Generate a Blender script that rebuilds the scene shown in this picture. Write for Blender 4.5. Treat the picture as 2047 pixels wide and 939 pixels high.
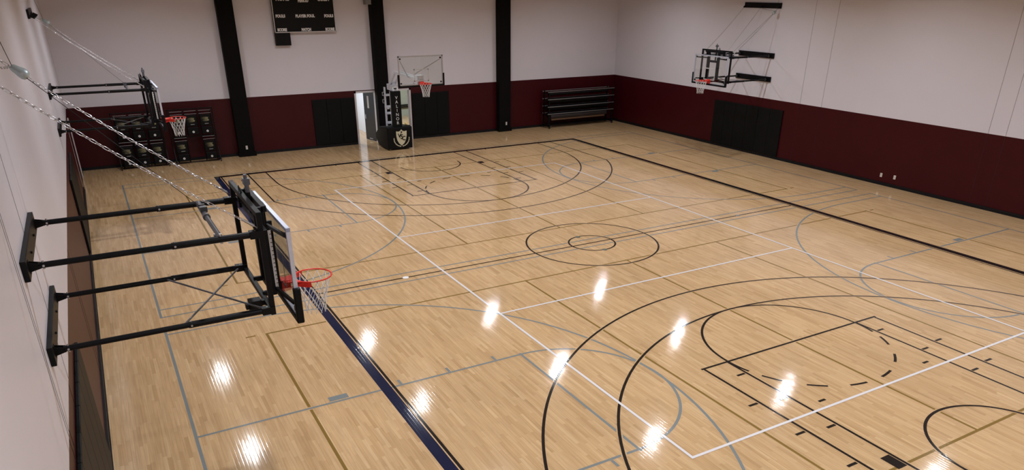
import bpy, math, random
from mathutils import Vector, Matrix
random.seed(7)
C = bpy.context.scene.collection
SC = bpy.context.scene
PI = math.pi
for o in list(bpy.data.objects): bpy.data.objects.remove(o)

# ------------------------------------------------------------------ camera
CAM = Vector((-11.197, -15.472, 6.303))
rv = Vector((1.9699, -0.5148, 0.3266))
R = Matrix.Rotation(rv.length, 3, rv.normalized())          # world -> camera (x right, y down, z forward)
right, down, fwd = R[0], R[1], R[2]
cd = bpy.data.cameras.new('camera'); co = bpy.data.objects.new('camera', cd); C.objects.link(co)
M3 = Matrix((right, -down, -fwd)).transposed()
co.matrix_world = Matrix.Translation(CAM) @ M3.to_4x4()
F, CX, CY, W, H = 1436.1, 1027.6, 671.2, 2047, 939
cd.sensor_fit = 'HORIZONTAL'; cd.sensor_width = 36; cd.lens = F * 36 / W
cd.shift_x = (W / 2 - CX) / W; cd.shift_y = (CY - H / 2) / W
cd.clip_start = 0.05; cd.clip_end = 200
SC.camera = co

# ------------------------------------------------------------------ exposure, world
SC.view_settings.view_transform = 'Standard'; SC.view_settings.look = 'None'
SC.view_settings.gamma = 1; SC.view_settings.use_curve_mapping = False
SC.view_settings.exposure = 0.0
LAMP_W = 118.0          # watts of one high bay lamp
HALL_W = 120.0
wd = bpy.data.worlds.new('world'); SC.world = wd; wd.use_nodes = True
wd.node_tree.nodes['Background'].inputs[0].default_value = (0.5, 0.55, 0.62, 1)
wd.node_tree.nodes['Background'].inputs[1].default_value = 0.02

XL, XR, YF, YN, ZC = -12.10, 12.865, 16.56, -19.5, 8.4

# ------------------------------------------------------------------ materials
def lin(c):
    return tuple((x / 12.92 if x <= .04045 else ((x + .055) / 1.055) ** 2.4) for x in c)
MATS = {}
def nodes(name):
    m = bpy.data.materials.new(name); m.use_nodes = True
    nt = m.node_tree; b = nt.nodes['Principled BSDF']; MATS[name] = m
    return m, nt, b
def mat(name, rgb, rough=.5, metal=0, spec=.5, noise=0, nscale=8, bump=0, coat=0):
    m, nt, b = nodes(name)
    b.inputs['Base Color'].default_value = (*rgb, 1); b.inputs['Roughness'].default_value = rough
    b.inputs['Metallic'].default_value = metal; b.inputs['Specular IOR Level'].default_value = spec
    b.inputs['Coat Weight'].default_value = coat
    tc = nt.nodes.new('ShaderNodeTexCoord'); n = nt.nodes.new('ShaderNodeTexNoise')
    n.inputs['Scale'].default_value = nscale; n.inputs['Detail'].default_value = 4
    nt.links.new(tc.outputs['Object'], n.inputs['Vector'])
    r = nt.nodes.new('ShaderNodeMapRange'); r.inputs[3].default_value = 1 - noise; r.inputs[4].default_value = 1 + noise
    nt.links.new(n.outputs['Fac'], r.inputs[0])
    mx = nt.nodes.new('ShaderNodeVectorMath'); mx.operation = 'SCALE'; mx.inputs[0].default_value = rgb
    nt.links.new(r.outputs[0], mx.inputs['Scale']); nt.links.new(mx.outputs[0], b.inputs['Base Color'])
    if bump:
        bp = nt.nodes.new('ShaderNodeBump'); bp.inputs['Strength'].default_value = bump; bp.inputs['Distance'].default_value = .01
        nt.links.new(n.outputs['Fac'], bp.inputs['Height']); nt.links.new(bp.outputs[0], b.inputs['Normal'])
    return m

def plank_nodes(nt):
    """board id noise, board colour factor and a slightly tilted normal for a strip floor running along y"""
    N = nt.nodes.new; L = nt.links.new
    tc = N('ShaderNodeTexCoord'); sp = N('ShaderNodeSeparateXYZ'); L(tc.outputs['Object'], sp.inputs[0])
    def math_(op, a, b=None):
        m = N('ShaderNodeMath'); m.operation = op
        for i, v in enumerate((a, b)):
            if v is None: continue
            if isinstance(v, (int, float)): m.inputs[i].default_value = v
            else: L(v, m.inputs[i])
        return m.outputs[0]
    row = math_('FLOOR', math_('DIVIDE', sp.outputs['X'], .057))
    wn = N('ShaderNodeTexWhiteNoise'); wn.noise_dimensions = '1D'; L(row, wn.inputs['W'])
    ysh = math_('ADD', math_('DIVIDE', sp.outputs['Y'], .62), math_('MULTIPLY', wn.outputs['Value'], 37.0))
    brd = math_('FLOOR', ysh)
    cb = N('ShaderNodeCombineXYZ'); L(row, cb.inputs[0]); L(brd, cb.inputs[1])
    wn2 = N('ShaderNodeTexWhiteNoise'); wn2.noise_dimensions = '2D'; L(cb.outputs[0], wn2.inputs['Vector'])
    # seam between strips
    fx = math_('FRACT', math_('DIVIDE', sp.outputs['X'], .057)); seam = math_('LESS_THAN', fx, .035)
    fy = math_('FRACT', ysh); seam2 = math_('LESS_THAN', fy, .004)
    seams = math_('MAXIMUM', seam, seam2)
    # tilted board normals
    sub = N('ShaderNodeVectorMath'); sub.operation = 'SUBTRACT'; L(wn2.outputs['Color'], sub.inputs[0]); sub.inputs[1].default_value = (.5, .5, .5)
    mul = N('ShaderNodeVectorMath'); mul.operation = 'MULTIPLY'; L(sub.outputs[0], mul.inputs[0]); mul.inputs[1].default_value = (.008, .006, 0)
    fc = math_('MULTIPLY', math_('SUBTRACT', fx, .5), 2.0)
    crown = math_('MULTIPLY', math_('MULTIPLY', fc, math_('MULTIPLY', fc, fc)), .024)
    cc = N('ShaderNodeCombineXYZ'); L(crown, cc.inputs[0])
    ad0 = N('ShaderNodeVectorMath'); ad0.operation = 'ADD'; L(mul.outputs[0], ad0.inputs[0]); L(cc.outputs[0], ad0.inputs[1])
    geo = N('ShaderNodeNewGeometry')
    ad = N('ShaderNodeVectorMath'); ad.operation = 'ADD'; L(geo.outputs['Normal'], ad.inputs[0]); L(ad0.outputs[0], ad.inputs[1])
    nm = N('ShaderNodeVectorMath'); nm.operation = 'NORMALIZE'; L(ad.outputs[0], nm.inputs[0])
    return tc, sp, wn2, seams, nm.outputs[0], math_
FLOOR_ROUGH = .08
def wood_mat():
    m, nt, b = nodes('maple_strip_floor'); N = nt.nodes.new; L = nt.links.new
    tc, sp, wn2, seams, nrm, math_ = plank_nodes(nt)
    cr = N('ShaderNodeValToRGB'); L(wn2.outputs['Value'], cr.inputs[0])
    e = cr.color_ramp.elements; e[0].position = 0; e[0].color = (.475, .300, .150, 1); e[1].position = 1; e[1].color = (.620, .425, .235, 1)
    for p, c in ((.10, (.525, .338, .172, 1)), (.5, (.562, .370, .195, 1)), (.9, (.592, .395, .212, 1))):
        x = cr.color_ramp.elements.new(p); x.color = c
    # grain and large stains
    mp = N('ShaderNodeMapping'); mp.inputs['Scale'].default_value = (48, 1.5, 1); L(tc.outputs['Object'], mp.inputs[0])
    g = N('ShaderNodeTexNoise'); g.inputs['Scale'].default_value = 1; g.inputs['Detail'].default_value = 3; L(mp.outputs[0], g.inputs['Vector'])
    gr = N('ShaderNodeMapRange'); gr.inputs[1].default_value = .25; gr.inputs[2].default_value = .75; gr.inputs[3].default_value = .84; gr.inputs[4].default_value = 1.12; L(g.outputs['Fac'], gr.inputs[0])
    st = N('ShaderNodeTexNoise'); st.inputs['Scale'].default_value = .6; st.inputs['Detail'].default_value = 4; L(tc.outputs['Object'], st.inputs['Vector'])
    sr = N('ShaderNodeMapRange'); sr.inputs[1].default_value = .3; sr.inputs[2].default_value = .7; sr.inputs[3].default_value = .93; sr.inputs[4].default_value = 1.06; L(st.outputs['Fac'], sr.inputs[0])
    k = math_('MULTIPLY', gr.outputs[0], sr.outputs[0])
    k = math_('MULTIPLY', k, math_('SUBTRACT', 1.0, math_('MULTIPLY', seams, .22)))
    v = N('ShaderNodeVectorMath'); v.operation = 'SCALE'; L(cr.outputs[0], v.inputs[0]); L(k, v.inputs['Scale'])
    L(v.outputs[0], b.inputs['Base Color']); L(nrm, b.inputs['Normal'])
    b.inputs['Roughness'].default_value = FLOOR_ROUGH; b.inputs['Specular IOR Level'].default_value = .5
    return m
def paint_mat(name, rgb):
    m, nt, b = nodes(name)
    tc, sp, wn2, seams, nrm, math_ = plank_nodes(nt)
    v = nt.nodes.new('ShaderNodeVectorMath'); v.operation = 'SCALE'; v.inputs[0].default_value = rgb
    nt.links.new(math_('SUBTRACT', 1.0, math_('MULTIPLY', seams, .15)), v.inputs['Scale'])
    nt.links.new(v.outputs[0], b.inputs['Base Color']); nt.links.new(nrm, b.inputs['Normal'])
    b.inputs['Roughness'].default_value = FLOOR_ROUGH
    return m
def glass_mat(name, tint=(.93, .95, .93)):
    m = bpy.data.materials.new(name); m.use_nodes = True; nt = m.node_tree; nt.nodes.clear(); MATS[name] = m
    N = nt.nodes.new; out = N('ShaderNodeOutputMaterial'); tr = N('ShaderNodeBsdfTransparent'); gl = N('ShaderNodeBsdfGlossy')
    tr.inputs[0].default_value = (*tint, 1); gl.inputs['Roughness'].default_value = .02
    lw = N('ShaderNodeLayerWeight'); lw.inputs[0].default_value = .5
    pw = N('ShaderNodeMath'); pw.operation = 'POWER'; pw.inputs[1].default_value = 5; nt.links.new(lw.outputs['Facing'], pw.inputs[0])
    fr = N('ShaderNodeMapRange'); fr.inputs[3].default_value = .045; fr.inputs[4].default_value = .9; nt.links.new(pw.outputs[0], fr.inputs[0])
    mx = N('ShaderNodeMixShader'); nt.links.new(fr.outputs[0], mx.inputs[0]); nt.links.new(tr.outputs[0], mx.inputs[1]); nt.links.new(gl.outputs[0], mx.inputs[2])
    nt.links.new(mx.outputs[0], out.inputs[0])
    return m
WOOD = wood_mat()
DISC = mat('grey_green_cap', (.065, .075, .055), .4, noise=.05)
P_BLACK = paint_mat('court_paint_black', (.012, .010, .010))
P_NAVY = paint_mat('court_paint_navy', (.006, .011, .042))
P_GREY = paint_mat('court_paint_grey', (.20, .225, .225))
P_GOLD = paint_mat('court_paint_gold', (.22, .135, .035))
P_WHITE = paint_mat('court_paint_white', (.72, .70, .72))
WALLW = mat('wall_white_paint', (.685, .66, .725), .42, noise=.025, nscale=1.2, bump=.05)
MAROON = mat('wall_maroon_gloss_paint', (.044, .0012, .0038), .40, spec=.25, noise=.12, nscale=1.6)
BLACKP = mat('black_powder_coat', (.005, .005, .006), .45, spec=.15, noise=.1)
BLACKM = mat('black_matt', (.003, .003, .0035), .6, spec=.2, noise=.1)
VINYL = mat('black_vinyl_pad', (.0045, .005, .0055), .5, spec=.14, noise=.15, nscale=3)
RUBBER = mat('black_rubber_base', (.004, .004, .006), .45, spec=.3, noise=.1)
COLM = mat('column_black_paint', (.004, .0035, .0035), .7, spec=.1, noise=.1)
CEIL = mat('ceiling_deck', (.42, .42, .43), .7, noise=.05)
ZINC = mat('zinc_chain', (.62, .63, .66), .25, metal=1, noise=.1, nscale=30)
STEEL = mat('brushed_steel', (.55, .56, .58), .35, metal=1, noise=.08, nscale=30)
STEELD = mat('dull_steel', (.30, .30, .31), .5, metal=.8, noise=.1, nscale=30)
ALU = mat('aluminium_board_frame', (.62, .66, .78), .38, metal=.55, noise=.08, nscale=20)
WHITEP = mat('white_powder_coat', (.62, .65, .72), .4, noise=.03)
DOORW = mat('door_frame_white_paint', (.62, .60, .61), .4, noise=.04)
DOORD = mat('door_slate_paint', (.013, .016, .020), .42, noise=.08)
RED = mat('rim_red_orange', (.62, .022, .010), .35, noise=.08, nscale=20)
NETM = mat('net_white_cord', (.72, .72, .72), .7, noise=.08, nscale=40)
WTXT = mat('white_vinyl_print', (.75, .75, .76), .5)
WLINE = mat('grey_white_strip', (.50, .50, .50), .5)
CREST = mat('pale_gold_print', (.58, .54, .38), .5, noise=.1, nscale=20)
GOLDP = mat('dull_gold_print', (.30, .28, .15), .55, noise=.2, nscale=30)
GLASS = glass_mat('backboard_glass', (.965, .975, .955))
PLATEW = mat('ivory_plastic', (.60, .57, .52), .4, noise=.03)
GREYP = mat('grey_plastic', (.20, .20, .21), .5, noise=.05)
ROLLB = mat('brown_vinyl_roll', (.12, .065, .035), .5, noise=.15)
ROLLK = mat('dark_vinyl_roll', (.018, .012, .013), .5, noise=.15)
HALLW = mat('hall_white_paint', (.70, .72, .76), .6, noise=.02)
HALLG = mat('hall_green_paint', (.40, .44, .35), .6, noise=.03)
OCHRE = mat('ochre_panel', (.38, .27, .11), .6, noise=.1)
BALLM = mat('yellow_rubber', (.75, .60, .22), .5, noise=.05)
SEAMM = mat('joint_dark_grey', (.20, .18, .18), .7)
SEAMR = mat('joint_dark_maroon', (.020, .002, .004), .6)

# ------------------------------------------------------------------ mesh builder
class MB:
    def __init__(s): s.v = []; s.f = []; s.m = []; s.sm = []
    def add(s, vs, fs, mi=0, smooth=False):
        n = len(s.v); s.v += [tuple(v) for v in vs]
        for f in fs: s.f.append(tuple(n + i for i in f)); s.m.append(mi); s.sm.append(smooth)
        return s
    def box(s, a, b, mi=0):
        x0, y0, z0 = (min(a[i], b[i]) for i in range(3)); x1, y1, z1 = (max(a[i], b[i]) for i in range(3))
        vs = [(x0, y0, z0), (x1, y0, z0), (x1, y1, z0), (x0, y1, z0), (x0, y0, z1), (x1, y0, z1), (x1, y1, z1), (x0, y1, z1)]
        return s.add(vs, [(0, 3, 2, 1), (4, 5, 6, 7), (0, 1, 5, 4), (1, 2, 6, 5), (2, 3, 7, 6), (3, 0, 4, 7)], mi)
    def bar(s, p, q, w, h, mi=0, up=(0, 0, 1)):
        """rectangular bar from p to q"""
        p, q = Vector(p), Vector(q); d = (q - p).normalized(); u = Vector(up)
        if abs(d.dot(u)) > .98: u = Vector((0, 1, 0))
        a = d.cross(u).normalized() * w / 2; b = a.cross(d).normalized() * h / 2
        vs = [p - a - b, p + a - b, p + a + b, p - a + b, q - a - b, q + a - b, q + a + b, q - a + b]
        return s.add(vs, [(0, 1, 2, 3), (7, 6, 5, 4), (0, 4, 5, 1), (1, 5, 6, 2), (2, 6, 7, 3), (3, 7, 4, 0)], mi)
    def tube(s, pts, r, n=10, mi=0, closed=False, caps=True):
        pts = [Vector(p) for p in pts]; k = len(pts); vs = []; fs = []
        prev = None
        for i, p in enumerate(pts):
            if closed: d = pts[(i + 1) % k] - pts[i - 1]
            else: d = pts[min(i + 1, k - 1)] - pts[max(i - 1, 0)]
            d.normalize()
            if prev is None:
                u = Vector((0, 0, 1)) if abs(d.z) < .9 else Vector((1, 0, 0))
                a = d.cross(u).normalized()
            else:
                a = (prev - d * prev.dot(d)).normalized()
            prev = a; b = d.cross(a)
            rr = r[i] if isinstance(r, (list, tuple)) else r
            for j in range(n):
                t = 2 * PI * j / n; vs.append(p + a * math.cos(t) * rr + b * math.sin(t) * rr)
        for i in range(k if closed else k - 1):
            for j in range(n):
                i2 = (i + 1) % k; fs.append((i * n + j, i * n + (j + 1) % n, i2 * n + (j + 1) % n, i2 * n + j))
        s.add(vs, fs, mi, True)
        if caps and not closed:
            s.add(vs[:n], [tuple(range(n))[::-1]], mi); s.add(vs[-n:], [tuple(range(n))], mi)
        return s
    def prism(s, poly, a, b, axis, mi=0):
        """polygon (2-D) extruded from a to b along axis"""
        n = len(poly)
        def p3(p, t):
            return {0: (t, p[0], p[1]), 1: (p[0], t, p[1]), 2: (p[0], p[1], t)}[axis]
        vs = [p3(p, a) for p in poly] + [p3(p, b) for p in poly]
        fs = [tuple(range(n))[::-1], tuple(range(n, 2 * n))] + [(i, (i + 1) % n, n + (i + 1) % n, n + i) for i in range(n)]
        return s.add(vs, fs, mi)
    def sphere(s, c, r, n=12, mi=0, sc=(1, 1, 1)):
        vs = []; fs = []; m = n // 2
        for i in range(m + 1):
            for j in range(n):
                a = PI * i / m; t = 2 * PI * j / n
                vs.append((c[0] + r * sc[0] * math.sin(a) * math.cos(t), c[1] + r * sc[1] * math.sin(a) * math.sin(t), c[2] + r * sc[2] * math.cos(a)))
        for i in range(m):
            for j in range(n): fs.append((i * n + j, (i + 1) * n + j, (i + 1) * n + (j + 1) % n, i * n + (j + 1) % n))
        return s.add(vs, fs, mi, True)
    def build(s, name, mats, parent=None, bevel=0):
        me = bpy.data.meshes.new(name); me.from_pydata(s.v, [], s.f)
        for m in (mats if isinstance(mats, (list, tuple)) else [mats]): me.materials.append(m)
        for p, mi, sm in zip(me.polygons, s.m, s.sm): p.material_index = mi; p.use_smooth = sm
        import bmesh
        bm = bmesh.new(); bm.from_mesh(me); bmesh.ops.recalc_face_normals(bm, faces=bm.faces); bm.to_mesh(me); bm.free()
        o = bpy.data.objects.new(name, me); C.objects.link(o)
        if parent: o.parent = parent
        if bevel:
            b = o.modifiers.new('bevel', 'BEVEL'); b.width = bevel; b.segments = 2; b.limit_method = 'ANGLE'; b.angle_limit = .6
        return o
def empty(name, loc=(0, 0, 0), rz=0):
    o = bpy.data.objects.new(name, None); C.objects.link(o); o.location = loc; o.rotation_euler = (0, 0, rz); o.empty_display_size = .1
    return o
def tag(o, label=None, cat=None, group=None, kind=None):
    for k, v in (('label', label), ('category', cat), ('group', group), ('kind', kind)):
        if v: o[k] = v
    return o
def struct(name, mb, mats, parent=None, bevel=0):
    o = mb.build(name, mats, parent, bevel)
    if not parent: o['kind'] = 'structure'
    return o
def copy_tree(o, parent=None):
    c = o.copy(); C.objects.link(c); c.parent = parent
    for ch in list(o.children): copy_tree(ch, c)
    return c
def text_mesh(name, txt, size, m, parent, loc, rot=(PI / 2, 0, 0), sx=1.0, align='CENTER', off=0.0, extr=.002):
    cu = bpy.data.curves.new('t', 'FONT'); cu.body = txt; cu.size = size; cu.align_x = align; cu.align_y = 'BOTTOM_BASELINE'
    cu.extrude = extr; cu.offset = off; cu.resolution_u = 3
    t = bpy.data.objects.new('t', cu); C.objects.link(t)
    dg = bpy.context.evaluated_depsgraph_get(); me = bpy.data.meshes.new_from_object(t.evaluated_get(dg))
    bpy.data.objects.remove(t)
    me.materials.clear(); me.materials.append(m)
    me.transform(Matrix.Diagonal((sx, 1, 1, 1)))
    me.transform(Matrix.Rotation(rot[2], 4, 'Z') @ Matrix.Rotation(rot[1], 4, 'Y') @ Matrix.Rotation(rot[0], 4, 'X'))
    o = bpy.data.objects.new(name, me); C.objects.link(o); o.location = loc
    if parent: o.parent = parent
    return o

# ================================================================== FLOOR
fl = MB()
fl.add([(XL - .6, YN, 0), (XR + .6, YN, 0), (XR + .6, 25, 0), (XL - .6, 25, 0)], [(0, 1, 2, 3)], 0)
FM = [WOOD, P_GOLD, P_GREY, P_BLACK, P_NAVY, P_WHITE]
LV = {1: .0005, 2: .0016, 3: .0028, 4: .0028, 5: .0042}
NL = [0]
def lift():
    NL[0] += 1; return (NL[0] % 70) * 1.0e-5
def quad(x0, y0, x1, y1, mi, z=None):
    z = (LV[mi] if z is None else z) + lift()
    fl.add([(x0, y0, z), (x1, y0, z), (x1, y1, z), (x0, y1, z)], [(0, 1, 2, 3)], mi)
def ln(p, q, mi, w=.05, halo=.022):
    """painted line; under it a slightly wider strip of bare wood, the way painters leave gaps at crossings"""
    d = Vector((q[0] - p[0], q[1] - p[1])); L = d.length; d /= L; n = Vector((-d.y, d.x))
    dz = lift()
    for ww, z, m, e in (((w + 2 * halo), LV[mi] - .0009, 0, 0), (w, LV[mi], mi, w / 2)):
        if m == 0 and (mi == 1 or halo == 0): continue
        z += dz
        a = Vector(p) - d * e; b = Vector(q) + d * e; h = n * ww / 2
        fl.add([(a - h).to_3d() + Vector((0, 0, z)), (b - h).to_3d() + Vector((0, 0, z)), (b + h).to_3d() + Vector((0, 0, z)), (a + h).to_3d() + Vector((0, 0, z))], [(0, 1, 2, 3)], m)
def arc(cx, cy, r, a0, a1, mi, w=.05, halo=.022, n=72):
    dz = lift()
    for ww, z, m in ((w + 2 * halo, LV[mi] - .0009, 0), (w, LV[mi], mi)):
        if m == 0 and (mi == 1 or halo == 0): continue
        z += dz
        vs = []; fs = []
        for i in range(n + 1):
            t = math.radians(a0 + (a1 - a0) * i / n)
            for rr in (r - ww / 2, r + ww / 2): vs.append((cx + rr * math.cos(t), cy + rr * math.sin(t), z))
        for i in range(n): fs.append((2 * i, 2 * i + 2, 2 * i + 3, 2 * i + 1))
        fl.add(vs, fs, m)
# gold cross-court volleyball lines
GX0, GX1 = -9.11, 9.44
for s in (1, -1):
    ln((GX0, 1.58 * s), (GX1, 1.6 * s), 1); ln((GX0, 10.7 * s), (GX1, 10.7 * s), 1)
    for x in (GX0, -3.04, -.02, 3.06, GX1): ln((x, 1.58 * s), (x, 10.7 * s), 1)
    ln((GX0 - .38, 1.57 * s), (GX0 - .24, 1.57 * s), 1); ln((GX1 + .2, 1.6 * s), (GX1 + .32, 1.6 * s), 1)
# grey cross-court basketball lines
for s in (1, -1):
    yc = 6.77 if s > 0 else -6.68; ysl = .30 if s > 0 else -.25; yend = 13.3 if s > 0 else -13.2
    BL, BR = -10.89, 11.46
    for bx, d, fx in ((BL, 1, -5.06), (BR, -1, 5.43)):
        ln((bx, ysl), (bx, yend), 2)
        hoopx = -9.29 if d > 0 else 9.6
        rr = 6.02; y3 = yc - s * rr; ye = yc + s * rr
        a = math.acos(0)  # the straight part runs to the hoop's own x
        ln((bx, y3), (hoopx + d * .0, y3), 2); ln((bx, ye), (hoopx, ye), 2)
        if d > 0: arc(hoopx, yc, rr, -90, 90, 2)
        else: arc(hoopx, yc, rr, 90, 270, 2)
        for e in (1, -1):
            yk = yc + e * 1.805
            ln((bx, yk), (fx, yk), 2)
            o = 1 if e > 0 else -1
            quad(bx + d * 2.13, yk + o * .05, bx + d * 2.46, yk + o * .20, 2)
            for q in (3.38, 4.32, 5.27): quad(bx + d * q, yk + o * .03, bx + d * (q + .05), yk + o * .20, 2)
        ln((fx, yc - 1.83), (fx, yc + 1.83), 2)
        if d > 0: arc(fx, yc, 1.805, -90, 90, 2)
        else: arc(fx, yc, 1.805, 90, 270, 2)
    ln((BL, ysl), (BR, ysl), 2); ln((BL, yend), (BR, yend), 2)
# black main court
YB = 12.87
quad(-7.89, -YB - .3, -7.58, YB + .2, 0, .0019); quad(7.78, -YB - .3, 8.15, YB + .2, 0, .0019)
quad(-7.655, -YB, -7.605, YB, 3); quad(-7.865, -YB - .2, -7.677, YB + .23, 4)
quad(7.82, -YB, 7.865, YB, 3); quad(7.90, -YB - .2, 8.11, YB + .23, 3)
for s in (1, -1):
    quad(-7.865, s * YB, 8.11, s * (YB + .23), 3)
    quad(-7.8, s * (YB - .03), 7.8, s * YB, 0, .0019)
    yh = s * 11.25
    # three point lines
    for x in (6.02, 6.685):
        ye = 11.25 if x < 6.5 else 8.52
        for e in (1, -1): ln((e * x, s * YB), (e * x, s * ye), 3)
    arc(0, yh, 6.02, *((180, 360) if s > 0 else (0, 180)), 3)
    a = math.degrees(math.acos(6.685 / 7.22))
    arc(0, yh, 7.22, *((180 + a, 360 - a) if s > 0 else (a, 180 - a)), 3)
    yf = s * 7.03
    ln((-2.44, yf), (2.44, yf), 3)
    for e in (1, -1):
        ln((e * 1.83, s * YB), (e * 1.83, yf), 3); ln((e * 2.415, s * YB), (e * 2.415, yf), 3)
        for y in (8.39, 9.38, 10.33): quad(e * 2.46, s * (y - .025), e * 2.66, s * (y + .025), 3)
        for y in (7.52, 8.5, 9.48): quad(e * 1.87, s * (y - .025), e * 2.06, s * (y + .025), 3)
        quad(e * 1.865, s * 10.43, e * 2.06, s * 10.74, 3)
        quad(e * 1.35, s * (8.86 - .025), e * 1.51, s * (8.86 + .025), 3)
        quad(e * 3.3, s * (YB - .08), e * 3.35, s * YB, 3)
    # free-throw circle: solid outside, with short returns, then dashes
    sg = -1 if s > 0 else 1
    a0 = 180 if s > 0 else 0
    arc(0, yf, 1.805, a0 - 15, a0 + 195, 3)
    b0 = 0 if s > 0 else 180
    for k in range(6):
        t = b0 + 28.5 + k * 24.6 - 5.6
        arc(0, yf, 1.805, t, t + 11.5, 3, n=10)
    arc(0, yh + (0 if s > 0 else 0), 1.22, *((180, 360) if s > 0 else (0, 180)), 3)
ln((-7.6, 0), (7.82, 0), 3, w=.05)
arc(0, 0, 1.81, 0, 360, 3, n=120); arc(0, 0, .64, 0, 360, 3, n=80)
# white volleyball court
A_, B_ = 4.50, 9.05
for x in (-A_, A_): ln((x, -B_), (x, B_), 5, halo=0)
for y in (-B_, -3.0, 3.0, B_): ln((-A_, y), (A_, y), 5, halo=0)
struct('floor', fl, FM)
# net-post sleeve covers
for x, y, m, r, lb in ((-5.48, 0, WTXT, .075, 'white round net post sleeve cover on the black centre line, left of the centre circle'),
                       (5.48, 0, GREYP, .07, 'grey round net post sleeve cover on the black centre line, right of the centre circle'),
                       (-.06, .61, DISC, .07, 'small grey-green disc set on the far edge of the small centre circle'),
                       (-.03, -.64, DISC, .07, 'small grey-green disc set on the near edge of the small centre circle')):
    b = MB(); n = 24
    b.prism([(x + r * math.cos(2 * PI * i / n), y + r * math.sin(2 * PI * i / n)) for i in range(n)], 0.0, .006, 2)
    tag(b.build('sleeve_cover', m), lb, 'floor cover', 'floor sleeve covers along the centre line')

# ================================================================== WALLS
ZM = 2.29
def wall_box(b, a0, a1, z0, z1, axis, p0, p1, mi):
    if axis == 'x': b.box((p0, a0, z0), (p1, a1, z1), mi)
    else: b.box((a0, p0, z0), (a1, p1, z1), mi)
T = .18
b = MB()                                     # far wall with two door openings
D1, D2, DH = (-1.10, -.22), (.50, 1.40), 2.19
for a0, a1 in ((XL, D1[0]), (D1[1], D2[0]), (D2[1], XR)): wall_box(b, a0, a1, 0, ZM, 'y', YF, YF + T, 1)
for d in (D1, D2): wall_box(b, d[0], d[1], DH, ZM, 'y', YF, YF + T, 1)
wall_box(b, XL, XR, ZM, ZC, 'y', YF, YF + T, 0)
struct('wall_far', b, [WALLW, MAROON])
b = MB(); wall_box(b, YN, YF + T, 0, ZM, 'x', XR, XR + T, 1); wall_box(b, YN, YF + T, ZM, ZC, 'x', XR, XR + T, 0)
struct('wall_right', b, [WALLW, MAROON])
b = MB(); wall_box(b, YN, YF + T, 0, ZM, 'x', XL - T, XL, 1); wall_box(b, YN, YF + T, ZM, ZC, 'x', XL - T, XL, 0)
struct('wall_left', b, [WALLW, MAROON])
b = MB(); wall_box(b, XL, XR, 0, ZC, 'y', YN - T, YN, 0); struct('wall_near', b, [WALLW, MAROON])
b = MB(); b.box((XL - T, YN - T, ZC), (XR + T, YF + T, ZC + .2)); struct('ceiling', b, CEIL)
# baseboards
b = MB()
for a0, a1 in ((XL, D1[0] - .07), (D1[1] + .07, D2[0] - .07), (D2[1] + .07, XR)): b.box((a0, YF - .02, 0), (a1, YF, .11))
b.box((XL, YF - .035, 0), (D1[0] - .07, YF - .02, .03)); struct('baseboard_far', b, RUBBER)
b = MB(); b.box((XR - .02, YN, 0), (XR, YF, .11)); b.box((XR - .035, YN, 0), (XR - .02, YF, .03)); struct('baseboard_right', b, RUBBER)
b = MB(); b.box((XL, YN, 0), (XL + .035, 13.25, .11)); b.box((XL, YN, 0), (XL + .05, 13.25, .03))
b.box((XL, 15.45, 0), (XL + .035, YF, .11)); struct('baseboard_left', b, RUBBER)
# wall panel joints
tn = 0
def joint(axis, p, q, z0, z1, m, w=.012, d=.003):
    global tn
    tn += 1; b = MB()
    if axis == 'R': b.box((XR - d, p - w / 2, z0), (XR, p + w / 2, z1))
    if axis == 'L': b.box((XL, p - w / 2, z0), (XL + d, p + w / 2, z1))
    struct('trim_%d' % tn, b, m)
for y in (-2.80, -3.33, 3.48, 4.49): joint('R', y, 0, .11, ZM, SEAMR); joint('R', y, 0, ZM, ZC, SEAMM, .010)
for y in (-1.6, -1.95, -6.9, -7.95, -8.15): joint('L', y, 0, .11, ZM, SEAMR)
for y in (-6.75, -8.0, -8.1): joint('L', y, 0, ZM, ZC, SEAMM, .008)
# steel columns in front of the far wall
for i, (x0, x1, lb) in enumerate(((-6.33, -5.72, 'black steel column between the chair carts and the left black wall pad'),
                                  (-.22, .34, 'black steel column between the two doorways'),
                                  (5.87, 6.49, 'black steel column left of the pole rack'))):
    b = MB(); b.box((x0, YF - .31, 0), (x1, YF, ZC)); b.box((x0 - .03, YF - .34, 0), (x1 + .05, YF, .16))
    struct('trim_%d' % (20 + i), b, COLM)
# doors of the far wall: frames, open leaf
def door_frame(name, d):
    b = MB(); f = .065; y0, y1 = YF - .02, YF + T + .02
    b.box((d[0] - f, y0, 0), (d[0] + .012, y1, DH + f)); b.box((d[1] - .012, y0, 0), (d[1] + f, y1, DH + f)); b.box((d[0] - f, y0, DH - .012), (d[1] + f, y1, DH + f))
    return struct(name, b, DOORW)
f1 = door_frame('door_1', D1); f2 = door_frame('door_2', D2)
th = math.radians(76)
lf = empty('door_leaf', (D1[1] - .014, YF + T - .01, 0)); lf.parent = f1
hx, hy = D1[1] - .014, YF + T - .01
b = MB(); b.box((-.86, 0, .012), (0, .045, DH - .02))
leaf = b.build('door_leaf', DOORD); bpy.data.objects.remove(lf)
leaf.location = (hx, hy, 0); leaf.rotation_euler = (0, 0, -th); leaf.parent = f1
b = MB(); b.box((-.56, -.004, 1.42), (-.43, .049, 1.95)); b.build('door_window', PLATEW, leaf)
b = MB(); b.box((-.80, -.008, .93), (-.74, 0, 1.12)); b.tube([(-.77, 0, 1.03), (-.77, -.05, 1.03), (-.66, -.05, 1.03)], .010, 8)
b.build('door_handle', STEEL, leaf)
b = MB(); b.box((-.55, -.02, .07), (-.30, 0, .10)); b.build('door_bottom_bolt', STEEL, leaf)
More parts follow.
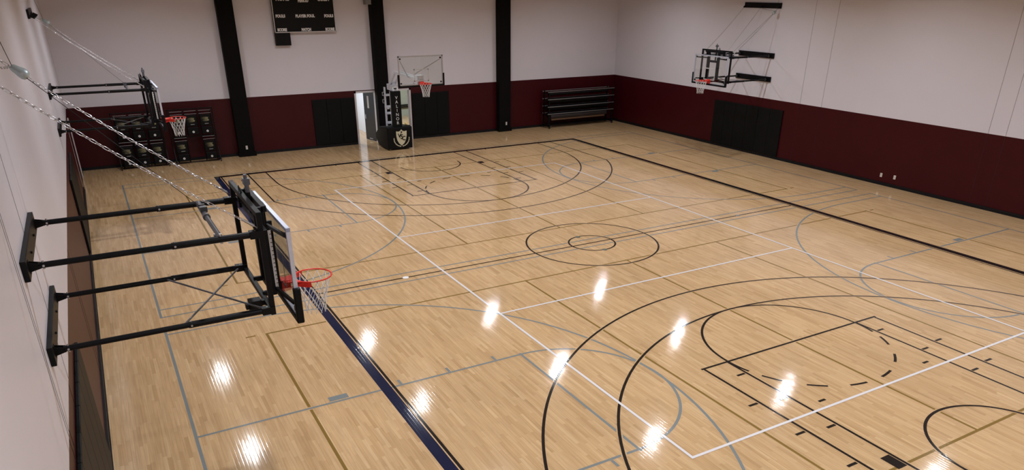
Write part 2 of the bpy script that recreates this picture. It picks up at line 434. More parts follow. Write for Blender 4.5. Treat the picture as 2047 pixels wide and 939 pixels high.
# left wall door close to the far corner: white casing, maroon leaf
b = MB(); b.box((XL - .06, 15.34, 0), (XL + .035, 15.42, 2.12)); b.box((XL - .06, 13.27, 0), (XL + .006, 13.33, 2.12)); b.box((XL - .06, 13.27, 2.06), (XL + .006, 15.42, 2.12))
d3 = struct('door_3', b, DOORW)
b = MB(); b.box((XL - .05, 13.33, .01), (XL + .004, 15.34, 2.06)); b.build('door_panel', MAROON, d3)

# hall and store behind the far wall
b = MB(); b.box((.08, YF + T, 0), (.2, 24.5, 3.0)); struct('wall_hall_divider', b, HALLW)
b = MB(); b.box((-4.0, 24.4, 0), (.08, 24.5, 3.0)); struct('wall_hall_far', b, HALLW)
b = MB(); b.box((-4.1, YF + T, 0), (-4.0, 24.5, 3.0)); struct('wall_hall_left', b, HALLW)
b = MB(); b.box((.2, 23.1, 0), (8.0, 23.2, 3.0)); struct('wall_store_far', b, HALLG)
b = MB(); b.box((8.0, YF + T, 0), (8.1, 24.5, 3.0)); struct('wall_store_right', b, HALLG)
b = MB(); b.box((-4.1, YF + T, 3.0), (8.1, 24.5, 3.1)); struct('ceiling_hall', b, HALLW)
b = MB(); b.box((.3, 22.98, .56), (7.5, 23.04, .61)); b.box((.3, 22.98, .45), (7.5, 23.04, .50))
for x in (.6, 2.2, 5.0, 7.2): b.box((x, 23.0, .44), (x + .06, 23.1, .62))
tag(b.build('grab_rail', BLACKM), 'dark horizontal rail seen through the doorway right of the central column', 'rail')
def area(name, loc, size, watts, parent=None, col=(1, 1, 1), shape='DISK', spread=PI):
    l = bpy.data.lights.new(name, 'AREA'); l.shape = shape; l.size = size; l.energy = watts; l.color = col; l.spread = spread
    o = bpy.data.objects.new(name, l); C.objects.link(o); o.location = loc
    if parent: o.parent = parent
    return o
def panel_light(loc, watts, lb):
    t = empty('hall_light', (loc[0], loc[1], loc[2] - .03)); tag(t, lb, 'ceiling light')
    b = MB(); b.box((-.3, -.6, 0), (.3, .6, .06)); b.build('light_housing', DOORW, t)
    area('hall_lamp', (0, 0, -.01), .5, watts, t, (.86, .93, 1.0))
panel_light((-1.9, 19.3, 2.94), HALL_W, 'flat ceiling light in the bright hall behind the left doorway')
panel_light((3.2, 20.0, 2.94), HALL_W * 1.1, 'flat ceiling light in the green room behind the right doorway')

# ================================================================== HIGH BAY LAMPS
ZLAMP = 7.2
def make_lamp():
    t = empty('high_bay_lamp', (0, 0, 0))
    tag(t, 'round high bay lamp hanging below the gym ceiling', 'lamp', 'high bay lamps in rows below the ceiling')
    b = MB(); n = 24
    prof = [(.20, .0), (.21, .05), (.13, .09), (.12, .20), (.05, .22)]
    for (r0, z0), (r1, z1) in zip(prof[:-1], prof[1:]):
        vs = []
        for r, z in ((r0, z0), (r1, z1)): vs += [(r * math.cos(2 * PI * i / n), r * math.sin(2 * PI * i / n), z) for i in range(n)]
        b.add(vs, [(i, (i + 1) % n, n + (i + 1) % n, n + i) for i in range(n)], 0, True)
    b.add([(.20 * math.cos(2 * PI * i / n), .20 * math.sin(2 * PI * i / n), .0) for i in range(n)], [tuple(range(n))])
    b.build('housing', BLACKP, t)
    b = MB(); b.tube([(0, 0, .2), (0, 0, ZC - ZLAMP)], .008, 6); b.build('hanger_cable', STEEL, t)
    area('lamp_light', (0, 0, -.012), .20, LAMP_W, t, (.975, .99, 1.03), spread=math.radians(150))
    return t
lamp = make_lamp(); first = True
for y in (11.4, 5.6, -.25, -6.1, -12.0, -17.6):
    for x in (-9.05, -3.15, 2.75, 8.9):
        o = lamp if first else copy_tree(lamp); first = False; o.location = (x, y, ZLAMP)

# ================================================================== WALL PADS
def wall_pad(lb, axis, p, a0, a1, z0, z1, n, th=.05):
    cx = (a0 + a1) / 2
    t = empty('wall_pad', (p, cx, z0) if axis in 'LR' else (cx, p, z0)); tag(t, lb, 'wall pad', 'black wall pads')
    w = (a1 - a0) / n
    for i in range(n):
        b = MB(); q0 = a0 - cx + i * w + .002; q1 = a0 - cx + (i + 1) * w - .002
        if axis == 'R': b.box((-th, q0, 0), (0, q1, z1 - z0))
        elif axis == 'L': b.box((0, q0, 0), (th, q1, z1 - z0))
        else: b.box((q0, -th, 0), (q1, 0, z1 - z0))
        b.build('pad_panel', VINYL, t, bevel=.012)
wall_pad('black padded wall mat left of the open dark door', 'F', YF - .002, -3.05, -1.20, .12, 2.02, 3)
wall_pad('black padded wall mat behind the freestanding hoop, right of the green doorway', 'F', YF - .002, 1.50, 3.34, .12, 2.02, 3)
wall_pad('wide black padded wall mat on the right wall under its wall-mounted hoop', 'R', XR - .002, 5.21, 9.05, .12, 1.93, 6)
wall_pad('black padded mat on the left wall below the farther wall-mounted hoop', 'L', XL + .002, 5.30, 9.1, .12, 2.02, 6)
wall_pad('black padded mat on the left wall below the nearest wall-mounted hoop', 'L', XL + .002, -8.8, -5.05, .12, 2.02, 6)

# ================================================================== HOOP PARTS
def net_mesh(cx, cz, r0=.222, r1=.125, h=.44, n=12, rows=5, cr=.0042):
    b = MB()
    def ring(k):
        t = k / rows; return r0 + (r1 - r0) * (1 - (1 - t) ** 1.7), -h * (t ** .92)
    for k in range(rows):
        ra, za = ring(k); rb, zb = ring(k + 1)
        for j in range(n):
            off = .5 * (k % 2)
            a = 2 * PI * (j + off) / n
            for d in (-.5, .5):
                c = 2 * PI * (j + off + d) / n
                p = Vector((cx + ra * math.cos(a), ra * math.sin(a), cz + za)); q = Vector((cx + rb * math.cos(c), rb * math.sin(c), cz + zb))
                mid = (p + q) / 2
                b.tube([p, mid, q], cr, 5, caps=False)
            b.sphere((cx + ra * math.cos(a), ra * math.sin(a), cz + za), cr * 2.0, 6)
    rb, zb = ring(rows)
    for j in range(n):           # hanging end loops
        a = 2 * PI * (j + .5 * (rows % 2)) / n
        p = Vector((cx + rb * math.cos(a), rb * math.sin(a), cz + zb))
        b.tube([p, p + Vector((0, 0, -.02))], cr * 1.6, 5)
    return b
def rim_parts(parent, bx, cz):
    """rim on a board whose face is at local x = bx, facing +x"""
    cx = bx + .381
    b = MB(); r = .2286 + .008
    b.tube([(cx + r * math.cos(2 * PI * i / 40), r * math.sin(2 * PI * i / 40), cz) for i in range(40)], .0095, 8, closed=True)
    # flared under-plate and breakaway mount
    vs = []; fs = []; n = 14
    for i in range(n + 1):
        t = math.radians(108 + 144 * i / n)
        for rr, zz in ((r, .006), (r + .004, -.068)): vs.append((cx + rr * math.cos(t), rr * math.sin(t), cz + zz))
    for i in range(n): fs.append((2 * i, 2 * i + 1, 2 * i + 3, 2 * i + 2))
    b.add(vs, fs)
    b.prism([(bx, -.085), (bx, .085), (cx - .16, .17), (cx - .19, .10), (cx - r, 0), (cx - .19, -.10), (cx - .16, -.17)], cz - .012, cz + .004, 2)
    b.box((bx, -.075, cz - .10), (bx + .09, .075, cz + .012)); b.box((bx - .02, -.09, cz - .13), (bx + .012, .09, cz + .03))
    for s in (-1, 1): b.bar((bx + .02, s * .08, cz - .10), (cx - .12, s * .19, cz - .01), .012, .03)
    for j in range(12):
        a = 2 * PI * j / 12
        b.tube([(cx + (r - .004) * math.cos(a), (r - .004) * math.sin(a), cz - .006), (cx + (r - .012) * math.cos(a), (r - .012) * math.sin(a), cz - .022)], .004, 5)
    rim = b.build('rim', RED, parent)
    net_mesh(cx, cz - .02).build('net', NETM, rim)
    return rim
def board_parts(parent, bx, z0, z1, hw=.915, padh=.38, frame=ALU):
    """glass rectangle with aluminium frame and black edge padding; front face at x = bx"""
    b = MB(); b.box((bx - .018, -hw + .03, z0 + .03), (bx - .006, hw - .03, z1 - .03)); g = b.build('backboard', GLASS, parent)
    b = MB(); f = .042
    for a, c in (((bx - .045, -hw, z0), (bx, -hw + f, z1)), ((bx - .045, hw - f, z0), (bx, hw, z1)), ((bx - .045, -hw, z0), (bx, hw, z0 + f)), ((bx - .045, -hw, z1 - f), (bx, hw, z1))): b.box(a, c)
    b.build('backboard_frame', frame, g)
    b = MB(); w = .022                          # white target square and edge line
    def rect(y0, y1, za, zb, w):
        for a, c in (((y0, za), (y1, za + w)), ((y0, zb - w), (y1, zb)), ((y0, za), (y0 + w, zb)), ((y1 - w, za), (y1, zb))): b.box((bx - .0058, a[0], a[1]), (bx - .0045, c[0], c[1]))
    rect(-.305, .305, z0 + .15, z0 + .60, .035)
    b.build('target_square', WLINE, g)
    b = MB(); p = .05
    for s in (-1, 1):
        y0, y1 = (s * hw - .025, s * hw + .042) if s > 0 else (s * hw - .042, s * hw + .025)
        b.box((bx - .062, y0, z0 - .035), (bx + .018, y1, z0 + padh))
    b.box((bx - .062, -hw - .035, z0 - .045), (bx + .018, hw + .035, z0 + .022))
    b.build('edge_padding', VINYL, g, bevel=.012)
    for y in (-hw + .09, hw - .09):
        for z in (z0 + .10, z1 - .10):
            b = MB(); b.prism([(y - .028, z - .028), (y + .028, z - .028), (y + .028, z + .028), (y - .028, z + .028)], bx - .05, bx - .02, 0)
            b.build('corner_bracket', BLACKP, g)
    return g
def chain_mesh(p, q, pitch=.058, lw=.013, r=.0035, sag=.05):
    b = MB(); p, q = Vector(p), Vector(q); L = (q - p).length; n = int(L / pitch)
    def at(t):
        v = p.lerp(q, t); v.z -= sag * 4 * t * (1 - t); return v
    for i in range(n):
        a, c = at(i / n), at((i + 1) / n); d = (c - a).normalized(); m = (a + c) / 2
        s = d.cross(Vector((0, 0, 1))).normalized(); u = s.cross(d)
        w = s if i % 2 == 0 else u
        w = (s * .8 + u * .6) if i % 2 == 0 else (u * .8 - s * .6)
        hl = pitch * .62; pts = []
        for k in range(12):
            t = 2 * PI * k / 12; cx, sy = math.cos(t), math.sin(t)
            pts.append(m + d * (cx * lw + math.copysign(hl - lw, cx) if abs(cx) > 1e-6 else 0) + w * (sy * lw))
        b.tube(pts, r, 5, closed=True)
    return b

# ================================================================== WALL-MOUNTED SWING-UP HOOP (built once, copied)
def make_rig():
    t = empty('wall_mounted_hoop')
    ZL, ZU, XF, HY = 3.03, 3.92, 2.19, .79
    for z, lb in ((ZL, None), (ZU, None), (5.74, None)):
        b = MB(); h = .10
        b.box((0, -.95, z - h), (.05, .95, z + h))
        pl = b.build('wall_plate', BLACKP, t, bevel=.006)
        for y in (-.32, .32):
            c = MB(); c.tube([(.05, y, z), (.066, y, z)], .013, 8); c.build('lag_bolt', BLACKM, pl)
        if z < 5:
            for s in (-1, 1):
                c = MB(); c.prism([(.05, s * HY - .036), (.056, s * HY - .036), (.056, s * HY + .036), (.05, s * HY + .036)], z - .06, z + .06, 2)
                for e_ in (-.036, .030): c.prism([(.056, z - .045), (.15, z - .022), (.15, z + .022), (.056, z + .045)], s * HY + e_, s * HY + e_ + .006, 1)
                c.tube([(.14, s * HY - .055, z), (.14, s * HY + .055, z)], .012, 8); c.build('hinge_bracket', BLACKP, pl)
        else:
            for y in (-.9, 0, .9):
                c = MB(); c.bar((.05, y, z - .03), (.15, y, z - .085), .012, .06); c.build('chain_lug', BLACKP, pl)
    for z in (ZL, ZU):
        for s in (-1, 1):
            b = MB(); y = s * HY
            b.tube([(.13, y, z), (.16, y, z), (1.35, y, z)], .030, 12); b.tube([(1.30, y, z), (XF - .01, y, z)], .036, 12)
            b.box((XF - .12, y - .045, z - .04), (XF + .02, y + .045, z + .04))
            p = b.build('support_pipe', BLACKP, t)
            for x in (.17, 1.33, XF - .06):
                c = MB(); c.tube([(x, y - .042, z), (x, y + .042, z)], .011, 8); c.tube([(x, y, z - .04), (x, y, z + .042)], .010, 8)
                c.build('pipe_bolt', STEEL, p)
    # telescoping brace across the upper pipes
    b = MB(); b.tube([(1.77, HY, ZU + .01), (1.77, .12, ZU + .01)], .033, 12); b.tube([(1.77, .18, ZU + .01), (1.78, -HY, ZU + .01)], .028, 12)
    b.tube([(1.77, .14, ZU + .01), (1.77, .08, ZU + .01)], .042, 12); b.box((1.73, .25, ZU + .03), (1.81, .33, ZU + .09)); b.box((1.735, .42, ZU + .03), (1.805, .47, ZU + .08))
    cb = b.build('cross_tube', mat('worn_black_tube', (.055, .055, .062), .4, noise=.3, nscale=14), t)
    b = MB(); b.tube([(1.78, -HY, ZU - .05), (1.78, -HY, ZU + .06)], .014, 8); b.build('clamp_bolt', STEEL, cb)
    b = MB(); b.tube([(1.73, -HY + .04, ZU), (1.73, -HY + .04, ZU + .055)], .012, 8); b.build('clamp_bolt', STEEL, cb)
    # X brace across the lower pipes
    for p, q in (((1.24, HY, ZL), (XF - .05, -HY, ZL)), ((XF - .08, HY, ZL), (1.26, -HY, ZL + .012))):
        b = MB(); b.tube([p, q], .011, 8); b.build('brace_rod', mat('dark_grey_rod', (.06, .06, .068), .4, noise=.1) if 'dark_grey_rod' not in MATS else MATS['dark_grey_rod'], t)
    # outer frame
    b = MB(); w = .055
    for s in (-1, 1): b.box((XF - w / 2, s * HY - w / 2, ZL - .06), (XF + w / 2, s * HY + w / 2, 4.16))
    b.box((XF - w / 2, -HY, 4.10), (XF + w / 2, HY, 4.16)); b.box((XF - w / 2, -HY, ZL - .06), (XF + w / 2, HY, ZL)); b.box((XF + .03, -HY, ZU - .02), (XF + .07, HY, ZU + .03))
    b.build('outer_frame', BLACKP, t, bevel=.004)
    # inner height adjuster
    b = MB(); X2 = XF + .13
    for s in (-1, 1):
        b.box((X2 - .03, s * .27 - .045, ZL - .02), (X2 + .03, s * .27 + .045, 4.12))
        b.box((X2 + .03, s * .27 - .02, ZL + .02), (X2 + .09, s * .27 + .02, 3.9))
    b.box((X2 - .04, -.48, 4.06), (X2 + .02, .48, 4.13)); b.box((X2 - .03, -.3, ZL - .03), (X2 + .03, .3, ZL + .03))
    b.box((X2 - .03, -.3, 3.70), (X2 + .03, .3, 3.78)); b.box((XF, .44, 3.9), (X2 - .02, .48, 4.12)); b.box((XF, -.48, 3.9), (X2 - .02, -.44, 4.12))
    b.box((XF, -.27 - .02, ZL - .03), (X2, -.27 + .02, ZL + .03)); b.box((XF, .27 - .02, ZL - .03), (X2, .27 + .02, ZL + .03))
    b.build('height_adjuster', BLACKP, t, bevel=.004)
    # white toothed scale strip beside the near post
    b = MB(); b.box((X2 + .022, -.322, 3.10), (X2 + .062, -.315, 3.80)); sc = b.build('height_scale', WTXT, t)
    b = MB(); b.box((X2 + .056, -.3235, 3.10), (X2 + .0625, -.3215, 3.80))
    for i in range(13): b.box((X2 + .036, -.3235, 3.15 + i * .05), (X2 + .058, -.3215, 3.158 + i * .05))
    b.build('scale_mark', BLACKM, sc)
    # actuator with cable loops on top
    b = MB(); b.tube([(XF + .08, .03, 3.75), (XF + .06, .03, 4.18)], .026, 12); a = b.build('actuator', BLACKP, t)
    b = MB(); b.tube([(XF + .06, .03, 4.18), (XF + .06, .03, 4.27)], .027, 12); b.box((XF + .025, -.015, 4.27), (XF + .095, .075, 4.34)); b.tube([(XF + .055, .02, 4.34), (XF + .055, .02, 4.385)], .020, 10)
    b.tube([(XF + .05, .07, 4.31), (XF + .03, .11, 4.30)], .011, 8); b.build('gear_head', mat('worn_grey_metal', (.13, .135, .15), .5, metal=.6, noise=.3, nscale=25), a)
    b = MB()
    for k in range(5):
        pts = [(XF - .02 + .012 * k, .10 + (.04 - .004 * k) * math.cos(2 * PI * i / 16) + .01 * k, 4.15 - .02 * k + (.10 - .01 * k) * math.sin(2 * PI * i / 16)) for i in range(16)]
        b.tube(pts, .005, 5, closed=True)
    b.build('cable_loop', BLACKM, a)
    # motor box hanging at the bottom
    b = MB(); b.box((XF - .20, -.52, ZL - .12), (XF - .06, -.38, ZL + .02)); b.box((XF - .24, -.49, ZL - .08), (XF - .20, -.42, ZL - .02)); b.box((XF - .07, -.49, ZL - .06), (XF, -.41, ZL)); b.build('motor_box', BLACKP, t, bevel=.006)
    # brackets to the board
    BX = 2.475
    for s in (-1, 1):
        for za, zb in ((3.86, 3.86), (ZL + .06, ZL + .03)):
            b = MB(); b.bar((X2 + .02, s * .27, za), (BX - .04, s * .80, zb), .03, .04); b.build('board_bracket', BLACKP, t)
    b = MB(); b.box((X2 + .02, -.10, ZL - .05), (BX - .02, .10, ZL + .05)); b.build('board_bracket', BLACKP, t)
    board_parts(t, BX, 2.90, 3.97)
    rim_parts(t, BX, 3.05)
    # chains and lift cable
    for s in (1, -1):
        c = chain_mesh((.13, s * .9, 5.65), (XF - .06, s * HY, 4.02)).build('support_chain', ZINC, t)
        b = MB(); e = Vector((XF - .02, s * HY, 3.98)); d = (Vector((.13, s * .9, 5.65)) - e).normalized()
        b.tube([e, e + d * .12], .006, 6); b.tube([e + d * .05, e + d * .20], .014, 8); b.build('turnbuckle', STEEL, c)
    # safety strap housing hung on the far chain
    p = Vector((.13, .9, 5.65)); q = Vector((XF - .06, HY, 4.02)); u = (q - p).normalized()
    m = p + u * .23
    b = MB(); k = [(-.085, .030), (-.075, .036), (-.03, .045), (.015, .056), (.045, .058), (.068, .048), (.082, .028), (.088, .006)]
    b.tube([m + u * a for a, r in k], [r for a, r in k], 16); hs = b.build('safety_lock', mat('galvanised_casing', (.42, .50, .52), .42, metal=.4, noise=.1), t)
    b = MB(); b.tube([m + u * .02 + Vector((0, -.06, 0)), m + u * .02 + Vector((0, .06, 0))], .014, 8); b.build('lock_bolt', STEEL, hs)
    b = MB(); b.tube([m - u * .07, Vector((1.77, .30, ZU + .06))], .0035, 6); b.tube([m - u * .07, Vector((.05, .97, 6.6)), Vector((.05, .97, 8.3))], .0035, 6); b.build('lift_cable', BLACKM, t)
    chain_mesh((.13, 0, 5.65), m - u * .09, sag=.02).build('anchor_chain', ZINC, t)
    return t
rig = make_rig(); rig.location = (XL, -6.84, 0)
tag(rig, 'nearest basketball hoop, glass board on four black pipes from the left wall', 'basketball hoop', 'wall-mounted basketball hoops')
r2 = copy_tree(rig); r2.location = (XL, 7.1, 0); r2['label'] = 'farther of the two basketball hoops on the left wall, in front of the chair carts'
r3 = copy_tree(rig); r3.location = (XR, 7.05, 0); r3.rotation_euler = (0, 0, PI); MB().tube([(.13, 0, 5.65), (1.77, .02, 3.97)], .006, 6).build('lift_cable', STEEL, r3)
r3['label'] = 'basketball hoop on the right wall above the wide black wall mat'

# ================================================================== PORTABLE HOOP
ph = empty('portable_hoop', (.04, 15.2, 0), 0)
tag(ph, 'freestanding basketball hoop with black padded base and white boom in front of the doorways', 'basketball hoop')
def pv(x, y, z): return (x - .04, y - 15.2, z)
b = MB()
prof = [(14.47, .05), (14.43, .95), (14.62, .985), (15.45, .90), (16.02, .52), (16.02, .32), (15.62, .05)]
b.prism([(y - 15.2, z) for y, z in prof], -.56, .56, 0)
base = b.build('base_cover', VINYL, ph, bevel=.03)
b = MB()
for x in (-.42, .42):
    for y in (-.6, .3):
        b.tube([(x - .02, y, .03), (x + .02, y, .03)], .03, 12)
        b.bar((x, y, .03), (x, y, .08), .05, .03)
b.build('caster', STEEL, ph)
# crest on the front of the base
yf = 14.43 - 15.2
def fy(z): return yf + (z - .95) * (14.47 - 14.43) / (.05 - .95) - .004
def flat(b, pts, d=.006, lift=0):
    """polygon in (x,z) laid on the sloping base front"""
    n = len(pts); vs = [(x, fy(z) - lift, z) for x, z in pts] + [(x, fy(z) - lift - d, z) for x, z in pts]
    b.add(vs, [tuple(range(n)), tuple(range(n, 2 * n))] + [(i, (i + 1) % n, n + (i + 1) % n, n + i) for i in range(n)])
cxr, czr = .06, .50
sh = [(0, .37), (.05, .31), (.13, .28), (.24, .30), (.235, .10), (.20, -.08), (.12, -.22), (0, -.32)]
sh = sh + [(-x, z) for x, z in sh[-2:0:-1]]
b = MB(); flat(b, [(cxr + x, czr + z) for x, z in sh]); cr = b.build('crest_shield', CREST, base)
b = MB()
for s in (1, -1):
    for i in range(7):
        a = math.radians(-78 + i * 13); r = .345
        x, z = cxr + s * r * math.cos(a), czr - .02 + r * math.sin(a) * .95
        tdx, tdz = -math.sin(a) * .055 * s, math.cos(a) * .055
        nx, nz = math.cos(a) * .026 * s, math.sin(a) * .026
        flat(b, [(x - tdx, z - tdz), (x + nx, z + nz), (x + tdx, z + tdz), (x - nx, z - nz)])
b.build('crest_laurel', CREST, base)
for ch, x, z, sz in (('V', -.09, .03, .24), ('S', .01, -.03, .27), ('C', .10, -.09, .24)):
    o = text_mesh('crest_letter', ch, sz, BLACKM, base, (cxr + x, fy(czr + z + .17) - .010, czr + z), off=.006)
b = MB(); flat(b, [(cxr + x, czr + .24 + z) for x, z in ((0, -.04), (.03, .0), (.045, .045), (.015, .03), (0, .06), (-.015, .03), (-.045, .045), (-.03, 0))], .003, .008); b.build('crest_flower', BLACKM, base)
# post with pad
b = MB(); b.box((-.10, 14.60 - 15.2, .6), (.10, 14.78 - 15.2, 2.50)); b.build('post', WHITEP, ph)
b = MB(); b.box((-.235, 14.53 - 15.2, .95), (.175, 14.74 - 15.2, 2.42)); pad = b.build('post_pad', VINYL, ph, bevel=.025)
for i, ch in enumerate('VALINOR'):
    text_mesh('pad_letter', ch, .178, WTXT, pad, (-.03, 14.524 - 15.2, 2.10 - i * .172))
# lift mechanism behind the post: two uprights with rungs and handles
for s in (-1, 1):
    b = MB(); x = s * .16 - .10
    b.box((x - .028, .02, .70), (x + .028, .12, 2.52)); b.build('upright', WHITEP, ph, bevel=.005)
for z in (1.05, 1.45, 1.72, 2.2):
    b = MB(); b.box((-.285, -.02, z - .04), (.10, .13, z + .04)); b.build('rung', WHITEP, ph)
for z in (1.95, 2.25):
    b = MB(); b.tube([(-.30, .07, z - .07), (-.37, .07, z - .07), (-.37, .07, z + .07), (-.30, .07, z + .07)], .010, 8); b.build('lift_handle', WHITEP, ph)
b = MB(); b.box((-.16, -.62, 2.42), (.10, .05, 2.66)); b.box((-.10, -.50, 2.60), (.04, -.2, 2.78)); b.build('post_head', WHITEP, ph, bevel=.01)
b = MB(); b.box((-.10, -.625, 2.50), (.02, -.615, 2.54)); b.build('head_slot', BLACKM, ph)
# boom arms up and forward to the board
BYF = 11.63
for s in (-1, 1):
    b = MB(); x = s * .11 - .03
    b.bar(pv(x + .04, 15.1, 2.50), pv(x + .04, 14.15, 3.22), .06, .09); b.bar(pv(x + .04, 14.2, 3.2), pv(s * .08, 11.85, 3.16), .06, .09)
    b.bar(pv(x + .04, 14.75, 2.62), pv(s * .07, 11.95, 3.0), .05, .06); b.build('boom_arm', WHITEP, ph, bevel=.005)
b = MB(); b.box(pv(-.12, 11.70, 2.93), pv(.12, 11.98, 3.30)); b.build('board_mount', WHITEP, ph, bevel=.005)
for s in (-1, 1):
    b = MB(); b.tube([pv(s * .84, 11.69, 3.88), pv(s * .05, 12.9, 3.14)], .014, 8); b.build('board_strut', STEEL, ph)
bt = empty('board_holder', (0, 0, 0))
g = board_parts(None, 0, 2.945, 4.02, padh=.42, frame=STEEL); rm = rim_parts(None, 0, 3.05)
bpy.data.objects.remove(bt)
for o in (g, rm):
    o.parent = ph; o.location = (-.04, BYF - 15.2, 0); o.rotation_euler = (0, 0, -PI / 2)
b = MB(); b.sphere((0, 0, 0), .055, 16)
bl = b.build('ball', BALLM); bl.location = (.45, 14.72, .985 + .045); tag(bl, 'small pale yellow ball on top of the black padded hoop base', 'ball')

# ================================================================== SCOREBOARD, BOXES
sb = empty('scoreboard', (-2.99, YF, 4.69)); tag(sb, 'black scoreboard with white border and white words high on the far wall', 'scoreboard')
b = MB(); b.box((-1.24, -.20, 0), (1.24, -.024, 1.9)); b.box((-1.0, -.03, .3), (-.9, -.001, 1.6)); b.box((.9, -.03, .3), (1.0, -.001, 1.6)); b.build('housing', BLACKM, sb)
b = MB(); f = .028
for a, c in (((-1.25, 0), (1.25, f)), ((-1.25, 1.9 - f), (1.25, 1.9)), ((-1.25, 0), (-1.25 + f, 1.9)), ((1.25 - f, 0), (1.25, 1.9))): b.box((a[0], -.215, a[1]), (c[0], -.19, c[1]))
b.build('border_trim', DOORW, sb)
for txt, x, z, hgt, wd_ in (('HOME', -3.80, 5.865, .15, .52), ('PERIOD', -2.98, 5.805, .11, .42), ('GUEST', -2.15, 5.85, .15, .52),
                            ('FOULS', -3.95, 5.255, .105, .375), ('PLAYER FOUL', -2.965, 5.248, .105, .775), ('FOULS', -2.00, 5.24, .105, .375),
                            ('SCORE', -3.945, 4.75, .105, .375), ('MATCH', -2.975, 4.742, .105, .385), ('SCORE', -2.0, 4.736, .105, .38)):
    o = text_mesh('lettering', txt, hgt / .73, WTXT, sb, (x + 2.99, -.2045, z - 4.69), off=.009)
    w0 = max(v.co.x for v in o.data.vertices) - min(v.co.x for v in o.data.vertices)
    o.data.transform(Matrix.Diagonal((wd_ / w0, 1, 1, 1)))
b = MB(); b.box((-4.235, YF - .19, 4.21), (-3.645, YF, 4.685)); b.box((-4.15, YF - .2, 4.665), (-3.75, YF - .185, 4.685))
tag(b.build('horn_box', BLACKM), 'black box hanging under the left end of the scoreboard', 'box')
b = MB(); b.box((-.46, YF - .42, 5.70), (-.22, YF - .10, 6.3)); b.box((-.44, YF - .43, 5.73), (-.24, YF - .42, 6.27))
tag(b.build('wall_speaker', GREYP, bevel=.015), 'grey box speaker beside the top of the central black column', 'speaker')

# outlets and switches
def plate(lb, loc, axis, cat='outlet', s=(.075, .12), m=PLATEW, name='wall_outlet'):
    t = empty(name, loc); tag(t, lb, cat)
    w, h = s; b = MB(); c = MB()
    if axis == 'F': b.box((-w / 2, -.008, -h / 2), (w / 2, 0, h / 2)); [c.box((-.017, -.011, z - .014), (.017, -.008, z + .014)) for z in (-.03, .03)]
    else: b.box((-.008, -w / 2, -h / 2), (0, w / 2, h / 2)); [c.box((-.011, -.017, z - .014), (-.008, .017, z + .014)) for z in (-.03, .03)]
    b.build('cover_plate', m, t, bevel=.003); c.build('socket', DOORW, t)
plate('ivory outlet low on the black column beside the chair carts', (-6.02, YF - .311, .36), 'F', s=(.08, .15))
plate('ivory outlet low on the black column left of the pole rack', (6.25, YF - .311, .37), 'F', s=(.08, .15))
plate('ivory outlet on the maroon right wall, farther of the pair', (XR - .001, .436, .34), 'R', s=(.09, .14))
plate('ivory outlet on the maroon right wall, nearer of the pair', (XR - .001, -.09, .36), 'R', s=(.09, .14))
plate('square light switch plate on the central black column', (.24, YF - .311, 1.52), 'F', 'switch', (.12, .12), name='light_switch')

# ================================================================== CHAIR CARTS AND FOLDED TEAM CHAIRS
def cart(x0, x1, lb):
    t = empty('chair_cart', ((x0 + x1) / 2, 16.05, 0)); tag(t, lb, 'chair cart', 'chair carts at the far left')
    w = (x1 - x0) / 2
    for s in (-1, 1):
        b = MB(); b.box((s * w - .02, -.02, .10), (s * w + .02, .02, 2.10)); b.box((s * w - .025, -.26, .085), (s * w + .025, .26, .125))
        b.bar((s * w, -.22, .12), (s * w, -.01, .6), .03, .03); b.build('end_frame', BLACKP, t)
        for y in (-.22, .22):
            c = MB(); c.tube([(s * w - .014, y, .045), (s * w + .014, y, .045)], .045, 14); wb = c.build('caster', RUBBER, t)
            c = MB(); c.box((s * w - .024, y - .02, .05), (s * w - .018, y + .02, .09)); c.box((s * w + .018, y - .02, .05), (s * w + .024, y + .02, .09)); c.box((s * w - .024, y - .02, .085), (s * w + .024, y + .02, .095)); c.build('caster_fork', STEEL, wb)
    for z, e in ((2.06, .02), (1.02, .02), (.04, .0085)):
        b = MB(); b.box((-w, -.02 - (.04 if z < .1 else 0), z - e), (w, .02, z + e)); b.build('hanging_rail', BLACKP, t)
    return t
cart(-10.74, -9.06, 'black wheeled chair cart nearest the left wall, full of folded chairs')
cart(-8.79, -7.15, 'black wheeled chair cart nearer the black column, one lower chair missing')
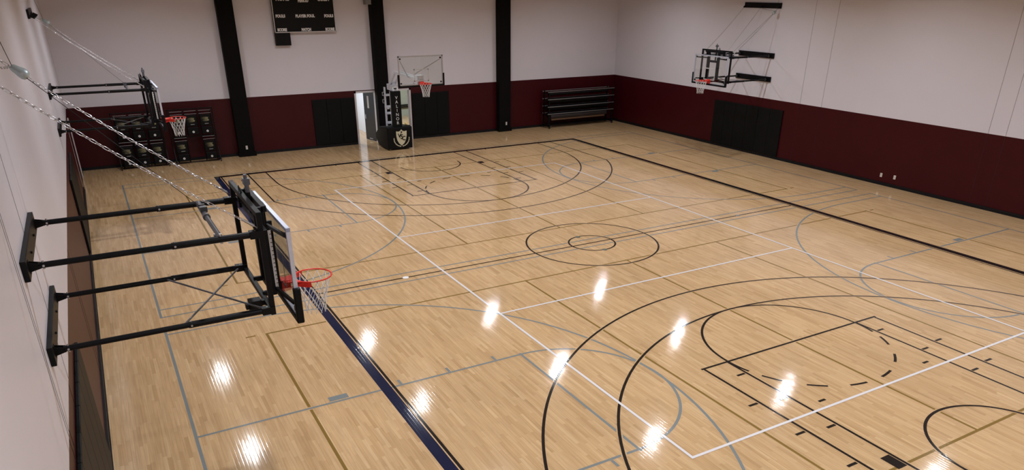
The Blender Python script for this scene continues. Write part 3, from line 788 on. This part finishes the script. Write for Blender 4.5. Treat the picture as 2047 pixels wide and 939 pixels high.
def make_chair():
    """folded padded chair hung upright; origin at its bottom, front faces -y"""
    t = empty('team_chair')
    b = MB(); b.box((-.205, -.05, .36), (.205, -.015, .80)); bk = b.build('backrest', VINYL, t, bevel=.02)
    b = MB(); y = -.0515                        # streaked emblem
    rnd = random.Random(3)
    for i in range(9):
        z = .535 + i * .019; l = rnd.uniform(.07, .16); xr = .02 + rnd.uniform(0, .03)
        b.add([(xr, y, z), (-.03 - l, y, z + .008), (xr, y, z + .010)], [(0, 1, 2)])
    for i in range(7):
        z = .548 + i * .021; a_ = .03 + rnd.uniform(-.02, .02); c_ = .10 + .02 * math.sin(i * 1.1)
        b.add([(a_, y, z), (c_, y, z - .004), (c_ + .012, y, z + .011), (a_ + .01, y, z + .013)], [(0, 1, 2, 3)])
    b.build('emblem', GOLDP, bk)
    b = MB()
    for i in range(6): b.box((-.05 + i * .024, y - .001, .435), (-.05 + i * .024 + .017, y, .455))
    b.build('printed_line', WLINE, bk)
    b = MB(); b.box((-.205, -.075, .06), (.205, -.02, .34)); st = b.build('seat', VINYL, t, bevel=.02)
    b = MB(); n = 20; b.prism([(.0 + .042 * math.cos(2 * PI * i / n), .165 + .042 * math.sin(2 * PI * i / n)) for i in range(n)], -.078, -.075, 1); bd = b.build('round_badge', WTXT, st)
    b = MB(); b.bar((-.018, -.0785, .14), (.018, -.0785, .19), .002, .010, up=(1, 0, 0)); b.build('badge_mark', BLACKM, bd)
    for s in (-1, 1):
        b = MB(); b.tube([(s * .222, -.03, .0), (s * .222, -.02, .97)], .012, 8); b.build('leg', BLACKP, t)
        b = MB(); b.tube([(s * .20, .0, .02), (s * .20, -.005, .93)], .012, 8); b.build('leg', BLACKP, t)
    for z in (.84, .95):
        b = MB(); b.tube([(-.222, -.03, z), (.222, -.03, z)], .009, 8); b.build('crossbar', STEELD, t)
    b = MB(); b.box((-.15, -.03, .96), (-.12, .03, .985)); b.box((.12, -.03, .96), (.15, .03, .985)); b.build('hanging_hook', BLACKP, t)
    return t
ch0 = make_chair(); used = False
TIER = {'upper': 1.04, 'lower': .05}
CH = []
for cartn, xs, where in (('left', (-10.43, -9.90, -9.36), 'cart by the left wall'), ('right', (-8.49, -7.97, -7.45), 'cart by the black column')):
    for tier in ('upper', 'lower'):
        for i, x in enumerate(xs):
            if cartn == 'right' and tier == 'lower' and i == 1: continue
            CH.append((x, TIER[tier], 'folded black chair, %s of the %s tier, on the %s' % (('leftmost', 'middle', 'rightmost')[i], tier, where)))
for k, (x, z, lb) in enumerate(CH):
    o = ch0 if k == 0 else copy_tree(ch0)
    o.location = (x, 15.998, z); tag(o, lb, 'chair', 'folded team chairs on the carts')

# ================================================================== POLE RACK
rk = empty('pole_rack', (10.36, 16.08, 0)); tag(rk, 'long black wheeled rack with four levels of silver poles in the far right corner', 'rack')
hw = 1.92
for s in (-1, 1):
    b = MB()
    for y in (-.25, .25): b.box((s * hw - .03, y - .03, .09), (s * hw + .03, y + .03, 1.80))
    for z in (.12, .62, .96, 1.30, 1.64): b.box((s * hw - .025, -.25, z), (s * hw + .025, .25, z + .05))
    b.box((s * hw - .03, -.34, .09), (s * hw + .03, .34, .15)); b.build('end_frame', BLACKP, rk)
    for y in (-.30, .30):
        c = MB(); c.tube([(s * hw - .02, y, .05), (s * hw + .02, y, .05)], .05, 14); cc = c.build('caster', RUBBER, rk)
        c = MB(); c.tube([(s * hw - .026, y, .05), (s * hw + .026, y, .05)], .018, 8); c.build('caster_hub', STEEL, cc)
for z in (.70, 1.04, 1.39, 1.74):
    for y in (-.28, .24):
        b = MB(); b.tube([(-hw - .12, y, z), (hw + .08, y, z)], .019, 12); p = b.build('roller_pole', STEELD, rk)
        c = MB(); c.tube([(-hw - .13, y, z), (-hw - .11, y, z)], .030, 12); c.build('pole_cap', BLACKP, p)
b = MB(); b.box((-hw, -.02, .10), (hw, .02, .16)); b.build('base_beam', BLACKP, rk)
b = MB(); b.tube([(-hw + .1, -.18, .56), (hw - .35, -.18, .56)], .12, 16); b.build('cover_roll', ROLLK, rk)
b = MB(); b.box((-hw + .12, -.30, .40), (hw - .5, -.285, .47)); b.build('cover_edge', ROLLB, rk)
for z in (.66, 1.0, 1.35, 1.66):
    b = MB(); b.tube([(-hw + .12, .05, z - .06), (hw - .12, .05, z - .06)], .135 if z < 1.6 else .06, 16); b.build('cover_roll', BLACKM, rk)
